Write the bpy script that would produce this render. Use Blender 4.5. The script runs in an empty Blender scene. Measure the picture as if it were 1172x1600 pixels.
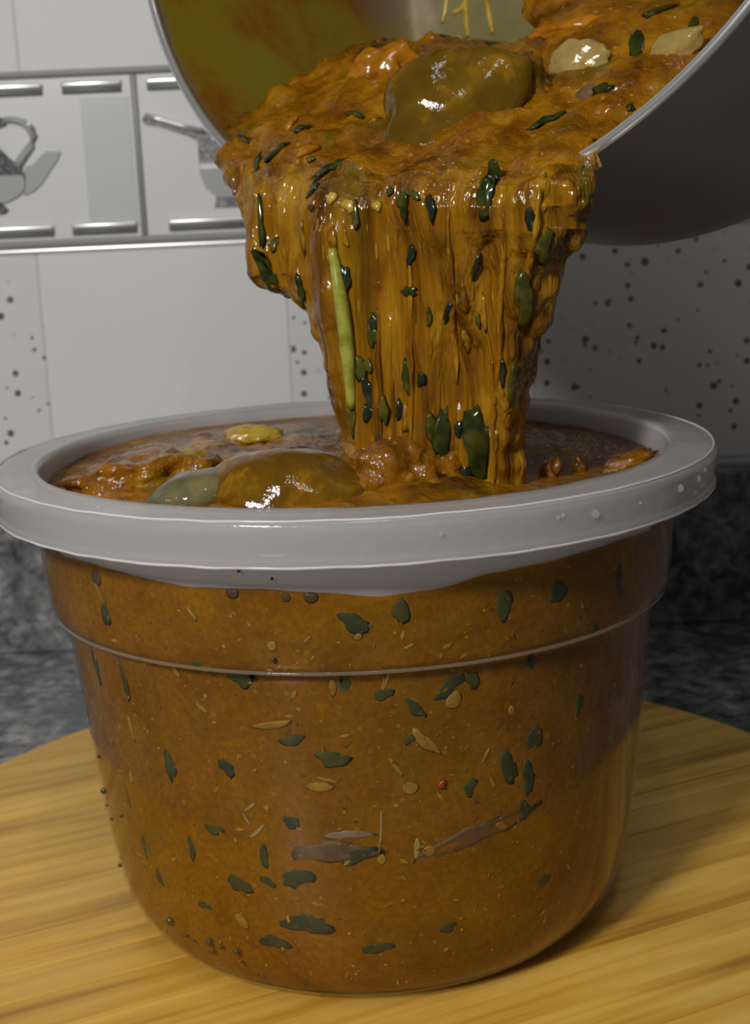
import bpy, bmesh, math, random
import numpy as np
from mathutils import Vector, Matrix, noise
from mathutils.bvhtree import BVHTree

random.seed(7)
R = math.radians
SC = bpy.context.scene
COL = SC.collection

# ------------------------------------------------------------------ camera
FPX, CD, CH, PITCH, ROLL, CX = 2200.0, .3945, .1998, .2109, .0446, .0051
cd = bpy.data.cameras.new('camera')
cam = bpy.data.objects.new('camera', cd); COL.objects.link(cam)
cd.sensor_fit = 'VERTICAL'; cd.sensor_height = 36; cd.sensor_width = 36
cd.lens = FPX / 1600 * 36
cd.clip_start = .01; cd.clip_end = 20
cam.matrix_world = (Matrix.Translation((CX, -CD, CH)) @ Matrix.Rotation(R(90) - PITCH, 4, 'X')
                    @ Matrix.Rotation(-ROLL, 4, 'Z'))
cd.dof.use_dof = True
cd.dof.focus_distance = .315
cd.dof.aperture_fstop = 30
SC.camera = cam

# ------------------------------------------------------------------ light
w = bpy.data.worlds.new('world'); SC.world = w; w.use_nodes = True
w.node_tree.nodes['Background'].inputs[0].default_value = (.95, .97, 1, 1)
w.node_tree.nodes['Background'].inputs[1].default_value = .060
def area(name, loc, target, size, sizey, power, col):
    l = bpy.data.lights.new(name, 'AREA'); l.shape = 'RECTANGLE'
    l.size = size; l.size_y = sizey; l.energy = power; l.color = col
    o = bpy.data.objects.new(name, l); COL.objects.link(o); o.location = loc
    d = Vector(target) - Vector(loc)
    o.rotation_euler = d.to_track_quat('-Z', 'Y').to_euler()
    return o
KAZ, KEL, KD = R(27), R(30), .95
kdir = Vector((-math.sin(KAZ) * math.cos(KEL), -math.cos(KAZ) * math.cos(KEL), math.sin(KEL)))
area('key_lamp', Vector((0, .05, .1)) + kdir * KD, (0, .05, .1), .12, .12, 5.2, (1, .985, .955))
area('ceiling_tube', (.05, -.70, 1.3), (.02, .05, .15), .022, .5, 1.9, (1, .98, .95))
SC.view_settings.view_transform = 'Standard'
SC.view_settings.look = 'None'
SC.view_settings.exposure = 0
SC.view_settings.gamma = 1
SC.view_settings.use_curve_mapping = False
SC.cycles.transparent_max_bounces = 16

# ------------------------------------------------------------------ helpers
CAM = Vector((CX, -CD, CH))
def ray(u, v):
    a, b = u - 586, v - 800
    cr, sr = math.cos(ROLL), math.sin(ROLL)
    x, y = (a * cr - b * sr) / FPX, -(a * sr + b * cr) / FPX
    c, s = math.cos(PITCH), math.sin(PITCH)
    return Vector((x, c + y * s, -s + y * c))
def on_y(u, v, Y):
    d = ray(u, v); return CAM + d * ((Y - CAM.y) / d.y)
def on_plane(u, v, P, n):
    d = ray(u, v); n = Vector(n); return CAM + d * ((Vector(P) - CAM).dot(n) / d.dot(n))

def tag(o, label=None, cat=None, group=None, kind=None):
    if label: o['label'] = label
    if cat: o['category'] = cat
    if group: o['group'] = group
    if kind: o['kind'] = kind
    return o
def empty(name, loc=(0, 0, 0)):
    o = bpy.data.objects.new(name, None); COL.objects.link(o); o.location = loc; o.empty_display_size = .02
    return o
def link_mesh(name, me, mat=None, parent=None, smooth=True, loc=None):
    o = bpy.data.objects.new(name, me); COL.objects.link(o)
    if mat and not me.materials: me.materials.append(mat)
    if smooth: me.polygons.foreach_set('use_smooth', [True] * len(me.polygons))
    if parent: o.parent = parent
    if loc is not None: o.location = loc
    return o
def from_data(name, vs, fs, mat=None, parent=None, smooth=True, loc=None):
    me = bpy.data.meshes.new(name); me.from_pydata([tuple(v) for v in vs], [], fs); me.update()
    return link_mesh(name, me, mat, parent, smooth, loc)
def from_bm(name, bm, mat=None, parent=None, smooth=True, loc=None):
    bmesh.ops.recalc_face_normals(bm, faces=bm.faces)
    me = bpy.data.meshes.new(name); bm.to_mesh(me); bm.free()
    return link_mesh(name, me, mat, parent, smooth, loc)
def box_bm(x0, x1, y0, y1, z0, z1, bev=0, seg=2):
    bm = bmesh.new()
    bmesh.ops.create_cube(bm, size=1, matrix=Matrix.Translation(((x0 + x1) / 2, (y0 + y1) / 2, (z0 + z1) / 2))
                          @ Matrix.Diagonal((x1 - x0, y1 - y0, z1 - z0, 1)))
    if bev: bmesh.ops.bevel(bm, geom=bm.edges[:], offset=bev, segments=seg, affect='EDGES', profile=.5)
    return bm
def revolve(profile, n=192, closed=False):
    vs, fs = [], []; m = len(profile)
    for r, z in profile:
        for k in range(n):
            a = 2 * math.pi * k / n; vs.append((r * math.cos(a), r * math.sin(a), z))
    for i in range(m if closed else m - 1):
        j = (i + 1) % m
        for k in range(n):
            k2 = (k + 1) % n
            fs.append((i * n + k, i * n + k2, j * n + k2, j * n + k))
    return vs, fs
def tube(path, radii, seg=8):
    """closed tapered tube along a path"""
    vs, fs = [], []; n = len(path)
    path = [Vector(p) for p in path]
    up = Vector((.3, .2, .93))
    for i, p in enumerate(path):
        t = (path[min(i + 1, n - 1)] - path[max(i - 1, 0)]).normalized()
        a = t.cross(up).normalized(); b = t.cross(a).normalized()
        r = radii[i] if hasattr(radii, '__len__') else radii
        for k in range(seg):
            q = 2 * math.pi * k / seg
            vs.append(p + a * r * math.cos(q) + b * r * math.sin(q))
    for i in range(n - 1):
        for k in range(seg):
            k2 = (k + 1) % seg
            fs.append((i * seg + k, i * seg + k2, (i + 1) * seg + k2, (i + 1) * seg + k))
    fs.append(tuple(range(seg))[::-1]); fs.append(tuple((n - 1) * seg + k for k in range(seg)))
    return vs, fs
def lerp_rows(rows, y):
    if y <= rows[0][0]: return rows[0][1:]
    for a, b in zip(rows, rows[1:]):
        if y <= b[0]:
            t = (y - a[0]) / (b[0] - a[0]); return [p + (q - p) * t for p, q in zip(a[1:], b[1:])]
    return rows[-1][1:]
def fb(p, sc, octs=2, seed=0):
    p = Vector(p) * (1 / sc) + Vector((seed * 3.7, seed * 1.3, seed * 5.1)); s, a = 0, 1
    for _ in range(octs): s += a * noise.noise(p); p = p * 2.1; a *= .5
    return s

# ------------------------------------------------------------------ materials
class MT:
    def __init__(s, name):
        s.m = bpy.data.materials.new(name); s.m.use_nodes = True
        s.nt = s.m.node_tree; s.b = s.nt.nodes['Principled BSDF']
    def n(s, t, **k):
        nd = s.nt.nodes.new(t)
        for a, v in k.items(): setattr(nd, a, v)
        return nd
    def l(s, a, b): s.nt.links.new(a, b)
    def set(s, **k):
        for a, v in k.items():
            nm = a.replace('_', ' ')
            i = s.b.inputs[nm]
            i.default_value = (*v, 1) if isinstance(v, tuple) and len(v) == 3 else v
        return s
    def coord(s, scale=(1, 1, 1), rot=(0, 0, 0), kind='Object'):
        tc = s.n('ShaderNodeTexCoord'); mp = s.n('ShaderNodeMapping')
        mp.inputs['Scale'].default_value = scale; mp.inputs['Rotation'].default_value = rot
        s.l(tc.outputs[kind], mp.inputs[0]); return mp.outputs[0]
    def noise(s, co, scale, detail=3, rough=.55, dist=0):
        nd = s.n('ShaderNodeTexNoise'); nd.inputs['Scale'].default_value = scale
        nd.inputs['Detail'].default_value = detail; nd.inputs['Roughness'].default_value = rough
        nd.inputs['Distortion'].default_value = dist
        s.l(co, nd.inputs['Vector']); return nd.outputs['Fac']
    def vor(s, co, scale, out='Distance', feature='F1', rand=1):
        nd = s.n('ShaderNodeTexVoronoi', feature=feature); nd.inputs['Scale'].default_value = scale
        nd.inputs['Randomness'].default_value = rand
        s.l(co, nd.inputs['Vector']); return nd.outputs[out]
    def ramp(s, fac, stops, interp='LINEAR'):
        nd = s.n('ShaderNodeValToRGB'); cr = nd.color_ramp; cr.interpolation = interp
        while len(cr.elements) < len(stops): cr.elements.new(.5)
        for e, (p, c) in zip(cr.elements, stops):
            e.position = p; e.color = (*c, 1) if isinstance(c, tuple) else (c, c, c, 1)
        s.l(fac, nd.inputs[0]); return nd.outputs[0]
    def mix(s, f, a, b, mode='MIX'):
        nd = s.n('ShaderNodeMix', data_type='RGBA', blend_type=mode)
        for i, v in ((0, f), (6, a), (7, b)):
            if isinstance(v, (int, float)): nd.inputs[i].default_value = v
            elif isinstance(v, tuple): nd.inputs[i].default_value = (*v, 1)
            else: s.l(v, nd.inputs[i])
        return nd.outputs[2]
    def math(s, op, a, b=0, c=0):
        nd = s.n('ShaderNodeMath', operation=op)
        for i, v in enumerate((a, b, c)):
            if isinstance(v, (int, float)): nd.inputs[i].default_value = v
            else: s.l(v, nd.inputs[i])
        return nd.outputs[0]
    def base(s, c): s.l(c, s.b.inputs['Base Color'])
    def bump(s, h, strength=.3, dist=.001):
        nd = s.n('ShaderNodeBump'); nd.inputs['Strength'].default_value = strength
        nd.inputs['Distance'].default_value = dist
        s.l(h, nd.inputs['Height']); s.l(nd.outputs[0], s.b.inputs['Normal'])

def plain(name, col, rough=.5, metal=0, **k):
    return MT(name).set(Base_Color=col, Roughness=rough, Metallic=metal, **k).m

# wall
M_grout = plain('grout', (.66, .63, .62), .8)
t = MT('white_tile'); co = t.coord()
t.base(t.ramp(t.noise(co, 9, 2), [(.3, (.80, .80, .80)), (.7, (.84, .84, .84))])); t.set(Roughness=.5, Specular_IOR_Level=.2); M_tile = t.m
def speckled(name, seed):
    t = MT(name); co = t.coord()
    v = t.n('ShaderNodeTexVoronoi'); v.inputs['Scale'].default_value = 165
    t.l(co, v.inputs['Vector'])
    sep = t.n('ShaderNodeSeparateColor'); t.l(v.outputs['Color'], sep.inputs[0])
    rad = t.math('MULTIPLY_ADD', sep.outputs[0], .22, .13)
    inside = t.math('LESS_THAN', v.outputs['Distance'], rad)
    tone = t.ramp(sep.outputs[1], [(0, .13), (.35, .3), (.6, .6), (1, .75)])
    inside = t.math('MULTIPLY', inside, t.math('GREATER_THAN', sep.outputs[2], .3))
    t.base(t.mix(inside, (.78, .78, .78), tone)); t.set(Roughness=.3); return t.m
M_speck = speckled('speckled_tile', 0)
M_border = plain('border_tile_glaze', (.80, .80, .80), .25)
M_borderg = plain('border_panel_grey', (.62, .65, .64), .3)
M_line = plain('border_line_grey', (.27, .27, .27), .45)
M_silver = plain('border_silver', (.78, .78, .78), .28, .6)
M_shade = plain('bar_shade_grey', (.13, .135, .135), .45)
M_mid = plain('motif_mid_grey', (.42, .43, .43), .4)
t = MT('motif_black_dots'); co = t.coord()
t.base(t.ramp(t.noise(co, 420, 2), [(.42, (.015, .015, .018)), (.62, (.16, .16, .17))])); t.set(Roughness=.45); M_black = t.m
t = MT('motif_grey_dots'); co = t.coord()
t.base(t.ramp(t.noise(co, 500, 2), [(.4, (.16, .16, .17)), (.65, (.36, .36, .37))])); t.set(Roughness=.45); M_greyd = t.m
# granite
t = MT('granite'); co = t.coord(scale=(1, 1, 1.0))
a = t.noise(co, 105, 4, .62, .4); b = t.noise(co, 42, 3, .6); v = t.vor(co, 130)
c = t.ramp(a, [(.34, (.05, .051, .056)), (.46, (.16, .16, .165)), (.56, (.29, .29, .29)), (.7, (.48, .47, .46))])
c = t.mix(t.ramp(b, [(.38, 1.0), (.55, 0.0)]), c, t.mix(.7, c, (.05, .052, .058)))
t.base(c); t.set(Roughness=.24); M_granite = t.m
# bamboo
t = MT('bamboo'); co = t.coord()
oi = t.n('ShaderNodeObjectInfo')
add = t.n('ShaderNodeVectorMath', operation='ADD'); t.l(co, add.inputs[0])
cmb = t.n('ShaderNodeCombineXYZ'); t.l(t.math('MULTIPLY', oi.outputs['Random'], 3), cmb.inputs[2])
t.l(cmb.outputs[0], add.inputs[1])
mp = t.n('ShaderNodeMapping'); mp.inputs['Scale'].default_value = (5, 260, 20); t.l(add.outputs[0], mp.inputs[0])
mp2 = t.n('ShaderNodeMapping'); mp2.inputs['Scale'].default_value = (12, 75, 12); t.l(add.outputs[0], mp2.inputs[0])
g = t.noise(mp.outputs[0], 1, 3, .6); g2 = t.noise(mp2.outputs[0], 1, 2, .5, .3)
f = t.math('MULTIPLY_ADD', g2, .55, t.math('MULTIPLY', g, .45))
c = t.ramp(f, [(.30, (.42, .20, .020)), (.46, (.74, .42, .062)), (.58, (.86, .53, .10)), (.75, (.92, .63, .165))])
tint = t.ramp(oi.outputs['Random'], [(0, (.80, .76, .66)), (.5, (.94, .92, .88)), (1, (1.0, 1.0, 1.0))])
c = t.mix(1, c, tint, 'MULTIPLY')
# node marks: short pale scuffs across the grain
mp3 = t.n('ShaderNodeMapping'); mp3.inputs['Scale'].default_value = (26, 60, 26); t.l(add.outputs[0], mp3.inputs[0])
nd = t.noise(mp3.outputs[0], 1, 4, .7, .8)
c = t.mix(t.ramp(nd, [(.66, 0.0), (.74, .55)]), c, (.74, .55, .27))
t.base(c); t.set(Roughness=.42); t.bump(f, .25, .0004); M_bamboo = t.m
M_bamboo_core = plain('bamboo_core', (.34, .19, .05), .6)
# plastics
def clear_plastic(name, haze, col):
    t = MT(name); nt = t.nt; nt.nodes.remove(t.b)
    out = nt.nodes['Material Output']
    tr = t.n('ShaderNodeBsdfTransparent'); tr.inputs[0].default_value = (.985, .98, .97, 1)
    df = t.n('ShaderNodeBsdfDiffuse'); df.inputs[0].default_value = (*col, 1)
    gl = t.n('ShaderNodeBsdfGlossy'); gl.inputs['Roughness'].default_value = .1; gl.inputs[0].default_value = (.9, .9, .9, 1)
    m1 = t.n('ShaderNodeMixShader'); m1.inputs[0].default_value = haze
    t.l(tr.outputs[0], m1.inputs[1]); t.l(df.outputs[0], m1.inputs[2])
    fr = t.n('ShaderNodeFresnel'); fr.inputs[0].default_value = 1.36
    ge = t.n('ShaderNodeNewGeometry')      # only the outer face meets air; the inner one is wet
    fo = t.math('MULTIPLY', fr.outputs[0], t.math('SUBTRACT', 1, ge.outputs['Backfacing']))
    m2 = t.n('ShaderNodeMixShader'); t.l(fo, m2.inputs[0])
    t.l(m1.outputs[0], m2.inputs[1]); t.l(gl.outputs[0], m2.inputs[2])
    t.l(m2.outputs[0], out.inputs[0]); return t.m
M_clear = clear_plastic('clear_plastic', .003, (.7, .7, .68))
def frosted(name, col, clear, trans, rough, bump=0):
    t = MT(name); nt = t.nt; nt.nodes.remove(t.b); out = nt.nodes['Material Output']
    df = t.n('ShaderNodeBsdfDiffuse'); df.inputs[0].default_value = (*col, 1)
    tl = t.n('ShaderNodeBsdfTranslucent'); tl.inputs[0].default_value = (*col, 1)
    tr = t.n('ShaderNodeBsdfTransparent'); gl = t.n('ShaderNodeBsdfGlossy'); gl.inputs['Roughness'].default_value = rough
    a = t.n('ShaderNodeMixShader'); a.inputs[0].default_value = trans; t.l(df.outputs[0], a.inputs[1]); t.l(tl.outputs[0], a.inputs[2])
    b = t.n('ShaderNodeMixShader'); b.inputs[0].default_value = clear; t.l(a.outputs[0], b.inputs[1]); t.l(tr.outputs[0], b.inputs[2])
    fr = t.n('ShaderNodeFresnel'); fr.inputs[0].default_value = 1.4
    ge = t.n('ShaderNodeNewGeometry'); fo = t.math('MULTIPLY', fr.outputs[0], t.math('SUBTRACT', 1, ge.outputs['Backfacing']))
    c = t.n('ShaderNodeMixShader'); t.l(fo, c.inputs[0]); t.l(b.outputs[0], c.inputs[1]); t.l(gl.outputs[0], c.inputs[2])
    if bump:
        bp = t.n('ShaderNodeBump'); bp.inputs['Strength'].default_value = bump; bp.inputs['Distance'].default_value = .0006
        t.l(t.noise(t.coord(), 260, 3), bp.inputs['Height'])
        for x in (df, gl): t.l(bp.outputs[0], x.inputs['Normal'])
    t.l(c.outputs[0], out.inputs[0]); return t.m
M_frost = frosted('frosted_plastic', (.74, .73, .73), .40, .5, .2, .3)
M_frosti = frosted('frosted_inner', (.93, .92, .91), .10, .58, .4)
M_rim_glint = frosted('rim_glint_plastic', (.93, .93, .93), .05, .35, .1)
M_ridge = clear_plastic('ridge_glint_plastic', .16, (.55, .47, .36))
M_water = MT('water_drop').set(Base_Color=(.55, .55, .55), Roughness=.03, Alpha=.3).m
# stew
def stew_mat(name, scale=(1, 1, 1), seed=0, bright=1.0, rough=.2, streak=False, green=.5, bumps=True, calm=False):
    t = MT(name); co = t.coord(scale=scale)
    B = lambda c: tuple(x * bright for x in c)
    a = t.noise(co, 60, 4, .6, .5)
    if calm:
        t.set(Specular_IOR_Level=.08)
        c = t.ramp(a, [(.25, (.19, .072, .0006)), (.45, (.255, .103, .0007)), (.6, (.285, .120, .0009)), (.75, (.34, .158, .0015))])
        c = t.mix(t.ramp(t.noise(co, 620, 4, .7), [(.42, .55), (.58, 0.0)]), c, t.mix(1, c, (.62, .60, .6), 'MULTIPLY'))
    else: c = t.ramp(a, [(.30, B((.065, .020, .0008))), (.42, B((.19, .066, .0018))), (.55, B((.31, .122, .0032))), (.70, B((.42, .21, .007)))] if not streak else
                   [(.30, B((.07, .022, .0008))), (.42, B((.18, .068, .0020))), (.52, B((.30, .128, .0035))), (.62, B((.38, .185, .006))), (.74, B((.47, .27, .012)))])
    gm = t.noise(co, 38, 3, .6, .3)
    c = t.mix(t.ramp(gm, [(.56, 0.0), (.70, green)]), c, B((.115, .080, .0025)))
    v = t.n('ShaderNodeTexVoronoi'); v.inputs['Scale'].default_value = 420; t.l(co, v.inputs['Vector'])
    sep = t.n('ShaderNodeSeparateColor'); t.l(v.outputs['Color'], sep.inputs[0])
    spot = t.math('MULTIPLY', t.math('LESS_THAN', v.outputs['Distance'], t.math('MULTIPLY', sep.outputs[1], .33)),
                  t.math('GREATER_THAN', sep.outputs[0], .55))
    sc = t.ramp(sep.outputs[2], [(.0, B((.05, .025, .003))), (.25, B((.12, .05, .003))), (.45, B((.45, .22, .012))), (1, B((.52, .33, .03)))])
    c = t.mix(t.math('MULTIPLY', spot, .22 if calm else .62), c, sc)
    t.base(c); t.set(Roughness=rough); t.b.inputs['IOR'].default_value = 1.45
    t.b.inputs['Subsurface Weight'].default_value = .12
    t.b.inputs['Subsurface Radius'].default_value = (.004, .0015, .0003); t.b.inputs['Subsurface Scale'].default_value = 1
    if bumps:
        if streak:
            co2 = t.coord(scale=(260, 260, 17)); h = t.noise(co2, 1, 3, .6); t.bump(h, .9, .003)
        else:
            h = t.noise(co, 260, 3, .6); t.bump(h, .8, .0018)
    return t.m
M_stew = stew_mat('stew_in_tub', rough=.5, green=.25, bumps=False, calm=True)
M_pour = stew_mat('stew_poured', scale=(2.2, 2.2, .20), bright=.95, rough=.085, green=.85, streak=True)
M_lump = stew_mat('stew_lumpy', bright=.95, rough=.10, green=.85)
M_strand = stew_mat('stew_strand', scale=(2, 2, .25), bright=1.15, rough=.12, green=.5, streak=True)
def leaf_mat(name, c1, c2, rough=.25):
    t = MT(name); co = t.coord()
    t.base(t.ramp(t.noise(co, 240, 3), [(.35, c1), (.65, c2)])); t.set(Roughness=rough); return t.m
M_leaf = leaf_mat('herb_green', (.024, .034, .002), (.070, .066, .003), .8)
M_wleaf = leaf_mat('herb_wet_green', (.012, .020, .004), (.055, .062, .006), .16)
M_wleafb = leaf_mat('herb_wet_bright', (.035, .045, .004), (.12, .10, .008), .16)
M_wleafd = leaf_mat('herb_wet_dark', (.008, .014, .008), (.03, .038, .018), .14)
M_leafb = leaf_mat('herb_bright', (.030, .055, .006), (.10, .12, .012))
M_leafd = leaf_mat('herb_blue_green', (.018, .028, .006), (.046, .052, .008), .8)
M_fibre = leaf_mat('fibre_yellow', (.36, .21, .015), (.55, .38, .05))
M_fibred = leaf_mat('fibre_in_stew', (.25, .12, .003), (.36, .20, .010), .6)
M_fibrew = leaf_mat('fibre_pale', (.28, .17, .03), (.40, .28, .09), .6)
M_stalk = leaf_mat('stalk_green', (.25, .24, .02), (.42, .42, .07))
M_meatg = leaf_mat('meat_grey', (.10, .055, .018), (.16, .095, .045), .6)
M_chunk = leaf_mat('meat_olive', (.17, .105, .012), (.30, .19, .03), .12)
M_chunkp = leaf_mat('meat_pale', (.42, .30, .09), (.55, .42, .17), .2)
M_chunko = leaf_mat('meat_orange', (.30, .10, .004), (.46, .18, .008), .15)
M_pshred = leaf_mat('shred_brown', (.16, .05, .002), (.40, .20, .010), .2)
M_red = plain('pepper_red', (.30, .035, .005), .3)
M_bubble = leaf_mat('air_bubble', (.07, .035, .010), (.11, .06, .025), .5)
# pot
t = MT('pot_metal'); co = t.coord(scale=(1, 1, 1))
t.set(Metallic=.85, Roughness=.42); n1 = t.noise(co, 14, 3)
t.base(t.ramp(n1, [(.3, (.40, .375, .345)), (.7, (.50, .475, .44))])); M_pot = t.m
M_rim = plain('pot_rim_metal', (.78, .78, .75), .25, .8)

# ================================================================== setting
WY = .33          # face of the wall tiles
wall = from_bm('wall_back', box_bm(-1.0, 1.0, WY + .0007, WY + .05, -.02, .80), M_grout, None, False)
tag(wall, kind='structure')
P = .1255; X0 = -.160
def tile_mesh(name, wd, ht, mat):
    bm = box_bm(-wd / 2, wd / 2, 0, .006, -ht / 2, ht / 2, .0009)
    me = bpy.data.meshes.new(name); bm.to_mesh(me); bm.free(); me.materials.append(mat); return me
def put(name, me, loc, parent):
    o = bpy.data.objects.new(name, me); COL.objects.link(o); o.parent = parent; o.location = loc; return o
me_p = tile_mesh('wall_tile', P - .0005, P - .0005, M_tile)
me_s = tile_mesh('wall_tile_speckled', P - .0005, P - .0005, M_speck)
speck_cols = {-1, 1, 2, 4, -3, 5}
ZB0, ZB1 = .1905, .2722            # border band
for i in range(-5, 7):
    xc = X0 + P * (i + .5)
    for zc, lower in ((ZB0 - P / 2, True), (ZB0 - P * 1.5, True), (ZB1 + P / 2, False), (ZB1 + P * 1.5, False), (ZB1 + P * 2.5, False)):
        sp = lower and i in speck_cols
        put('wall_tile', me_s if sp else me_p, (xc, WY, zc), wall)
# border tiles, each with raised silver bars and a kitchen motif
BW = .2005; BX = -.1045
me_b = tile_mesh('border_tile', BW - .002, ZB1 - ZB0 - .003, M_border)
zc = (ZB0 + ZB1) / 2
def flat_poly(pts, y0, y1):
    """prism from an (x,z) outline, front face at y0"""
    n = len(pts); vs = [(x, y0, z) for x, z in pts] + [(x, y1, z) for x, z in pts]
    fs = [tuple(range(n))[::-1], tuple(range(n, 2 * n))] + [(i, (i + 1) % n, n + (i + 1) % n, n + i) for i in range(n)]
    return vs, fs
def relief(name, pts, mat, parent, th=.0012, dome=False):
    vs, fs = flat_poly(pts, -th, .0008)
    bm = bmesh.new(); bv = [bm.verts.new(v) for v in vs]
    for f in fs: bm.faces.new([bv[i] for i in f])
    bmesh.ops.triangulate(bm, faces=[f for f in bm.faces if len(f.verts) > 4])
    return from_bm(name, bm, mat, parent, False)
def wq(u, v, ox, oz):
    p = on_y(u, v, WY); return (p.x - ox, p.z - oz)
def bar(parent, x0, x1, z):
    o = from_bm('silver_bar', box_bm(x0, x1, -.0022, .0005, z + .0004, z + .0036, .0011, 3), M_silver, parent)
    u = from_bm('silver_bar_shade', box_bm(x0 + .0003, x1 - .0002, -.0008, .0005, z - .0024, z + .0008, .0004), M_shade, parent)  # dark strip paints the shade on the underside of the bar
TEAPOT = dict(
    lid=[(-24, 178), (-8, 180), (8, 186), (10, 196), (-8, 202), (-24, 204)],
    body_top=[(-40, 232), (0, 232), (14, 246), (26, 256), (35, 266), (37, 273), (-40, 275)],
    body=[(-40, 275), (37, 273), (40, 285), (38, 298), (30, 306), (12, 316), (-40, 322)],
    spout=[(39, 262), (52, 257), (64, 243), (74, 236), (95, 237), (91, 249), (78, 268), (66, 287), (52, 300), (38, 305), (41, 285)],
    foot=[(-40, 320), (4, 318), (14, 328), (8, 334), (-40, 336)])
def teapot(bt, ox, oz):
    for k, mt, th in (('spout', M_mid, .001), ('body', M_mid, .0014), ('body_top', M_black, .0017), ('lid', M_black, .0014), ('foot', M_black, .0012)):
        relief('teapot_' + k, [wq(u, v, ox, oz) for u, v in TEAPOT[k]], mt, bt, th)
    path = [(6, 188), (20, 187), (36, 191), (47, 200), (53, 214), (49, 228), (40, 240), (32, 252), (28, 262)]
    pts = [wq(u, v, ox, oz) for u, v in path]
    vs, fs = tube([(x, -.0006, z) for x, z in pts], [.0016, .0017, .0019, .0021, .0021, .0021, .0022, .0023, .0022], 8)
    from_data('teapot_handle', vs, fs, M_mid, bt)
    hl = [wq(u, v, ox, oz) for u, v in [(40, 190), (47, 195), (52, 202)]]
    vs, fs = tube([(x, -.0022, z) for x, z in hl], .0011, 6); from_data('teapot_handle_glint', vs, fs, M_silver, bt)
def saucepan(bt, ox, oz):
    q = lambda L: [wq(u, v, ox, oz) for u, v in L]
    relief('saucepan_handle', q([(222, 186), (228, 178), (262, 188), (296, 199), (326, 206), (330, 217), (308, 219), (290, 211), (250, 198), (226, 194)]), M_greyd, bt, .0008)
    vs, fs = tube([(x, -.0012, z) for x, z in q([(227, 180), (250, 187), (284, 197), (318, 205)])], .0014, 8); from_data('saucepan_handle_glint', vs, fs, M_silver, bt)
    relief('saucepan_band', q([(309, 219), (430, 216), (430, 250), (311, 254)]), M_greyd, bt, .0012)
    relief('saucepan_body', q([(311, 254), (430, 250), (424, 280), (410, 298), (398, 306), (340, 308), (322, 294), (313, 274)]), M_mid, bt, .0012)
    relief('saucepan_stripe', q([(313, 257), (428, 253), (428, 261), (314, 265)]), M_silver, bt, .0016)
    relief('saucepan_base', q([(338, 307), (404, 305), (408, 321), (336, 324)]), M_greyd, bt, .001)
for i in range(-3, 4):
    xc = BX + BW * (i + .5)
    bt = put('border_tile', me_b, (xc, WY, zc), wall)
    ox, oz = xc, zc
    zt, zb = .2722 - .0075 - zc, .1985 - zc - .0022
    # bars: positions measured on the two tiles in view, repeated along the band
    if i == -1:
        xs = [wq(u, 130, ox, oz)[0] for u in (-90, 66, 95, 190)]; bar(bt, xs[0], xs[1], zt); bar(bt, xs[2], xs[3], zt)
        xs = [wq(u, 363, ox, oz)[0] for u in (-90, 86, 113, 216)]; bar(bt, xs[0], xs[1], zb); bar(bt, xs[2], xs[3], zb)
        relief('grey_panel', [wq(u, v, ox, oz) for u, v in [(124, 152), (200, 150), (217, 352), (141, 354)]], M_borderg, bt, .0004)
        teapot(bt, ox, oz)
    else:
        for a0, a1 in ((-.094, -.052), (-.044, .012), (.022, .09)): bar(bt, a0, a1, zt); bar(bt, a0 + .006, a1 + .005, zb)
        if i == 0: saucepan(bt, ox, oz)
for nm, z in (('border_line', ZB1 + .0003), ('border_line', ZB0 - .0003)):
    from_bm(nm, box_bm(-.95, .95, WY - .0012, WY + .004, z - .0016, z + .0016, .0006), M_line, wall)
from_bm('border_highlight_edge', box_bm(-.95, .95, WY - .001, WY + .004, ZB0 - .0048, ZB0 - .0024, .0005), M_silver, wall)
for i in range(-3, 4):
    xj = BX + BW * i
    from_bm('border_joint', box_bm(xj - .0016, xj + .0016, WY - .0006, WY + .004, ZB0 + .002, ZB1 - .002, .0005), M_line, wall)

ct = from_bm('countertop', box_bm(-.95, .95, -.32, WY + .002, -.05, -.018, .004, 3), M_granite, None, False)
tag(ct, 'speckled grey granite countertop running under the round bamboo board', 'countertop')
bs = from_bm('backsplash', box_bm(-.95, .95, .31, WY + .001, -.018, .062, .0015), M_granite, None, False)
tag(bs, 'low dark granite upstand along the back of the countertop below the tiles', 'backsplash')

# ================================================================== bamboo board
BC, BR = Vector((0, .027, 0)), .165
board = empty('bamboo_board', (BC.x, BC.y, -.018))
tag(board, 'round golden bamboo board on the granite under the plastic tub', 'board')
vs, fs = revolve([(0.0001, 0), (.160, 0), (.1635, .003), (.1635, .0125), (.0001, .0125)], 128)
from_data('board_base', vs, fs, M_bamboo_core, board)
ang = R(25)
yy = -BR
strip_n = 0
while yy < BR - .004:
    wd = random.uniform(.0085, .0165); y1 = min(yy + wd, BR - .0005); y0 = yy + .00012; y1b = y1 - .00012
    def xe(y): return math.sqrt(max(BR * BR - y * y, 1e-6))
    N = 6
    up = [(xe(y0 + (y1b - y0) * k / N), y0 + (y1b - y0) * k / N) for k in range(N + 1)]
    outl = [(x, y) for x, y in up] + [(-x, y) for x, y in reversed(up)]
    n = len(outl); dz = random.uniform(-.00012, .00012)
    zs = ((.0118, 1.0, 0), (.0174, 1.0, 0), (.018 + dz, .9985, .00022))
    vs = []
    for z, sx, ins in zs:
        for x, y in outl:
            vs.append((x * sx, min(max(y, y0 + ins), y1b - ins), z))
    fs = [tuple(range(n))[::-1], tuple(range(2 * n, 3 * n))]
    for k in range(2):
        for q in range(n): fs.append((k * n + q, k * n + (q + 1) % n, (k + 1) * n + (q + 1) % n, (k + 1) * n + q))
    s = from_data('bamboo_strip', vs, fs, M_bamboo, board, False); s.rotation_euler.z = ang
    yy = y1

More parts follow.
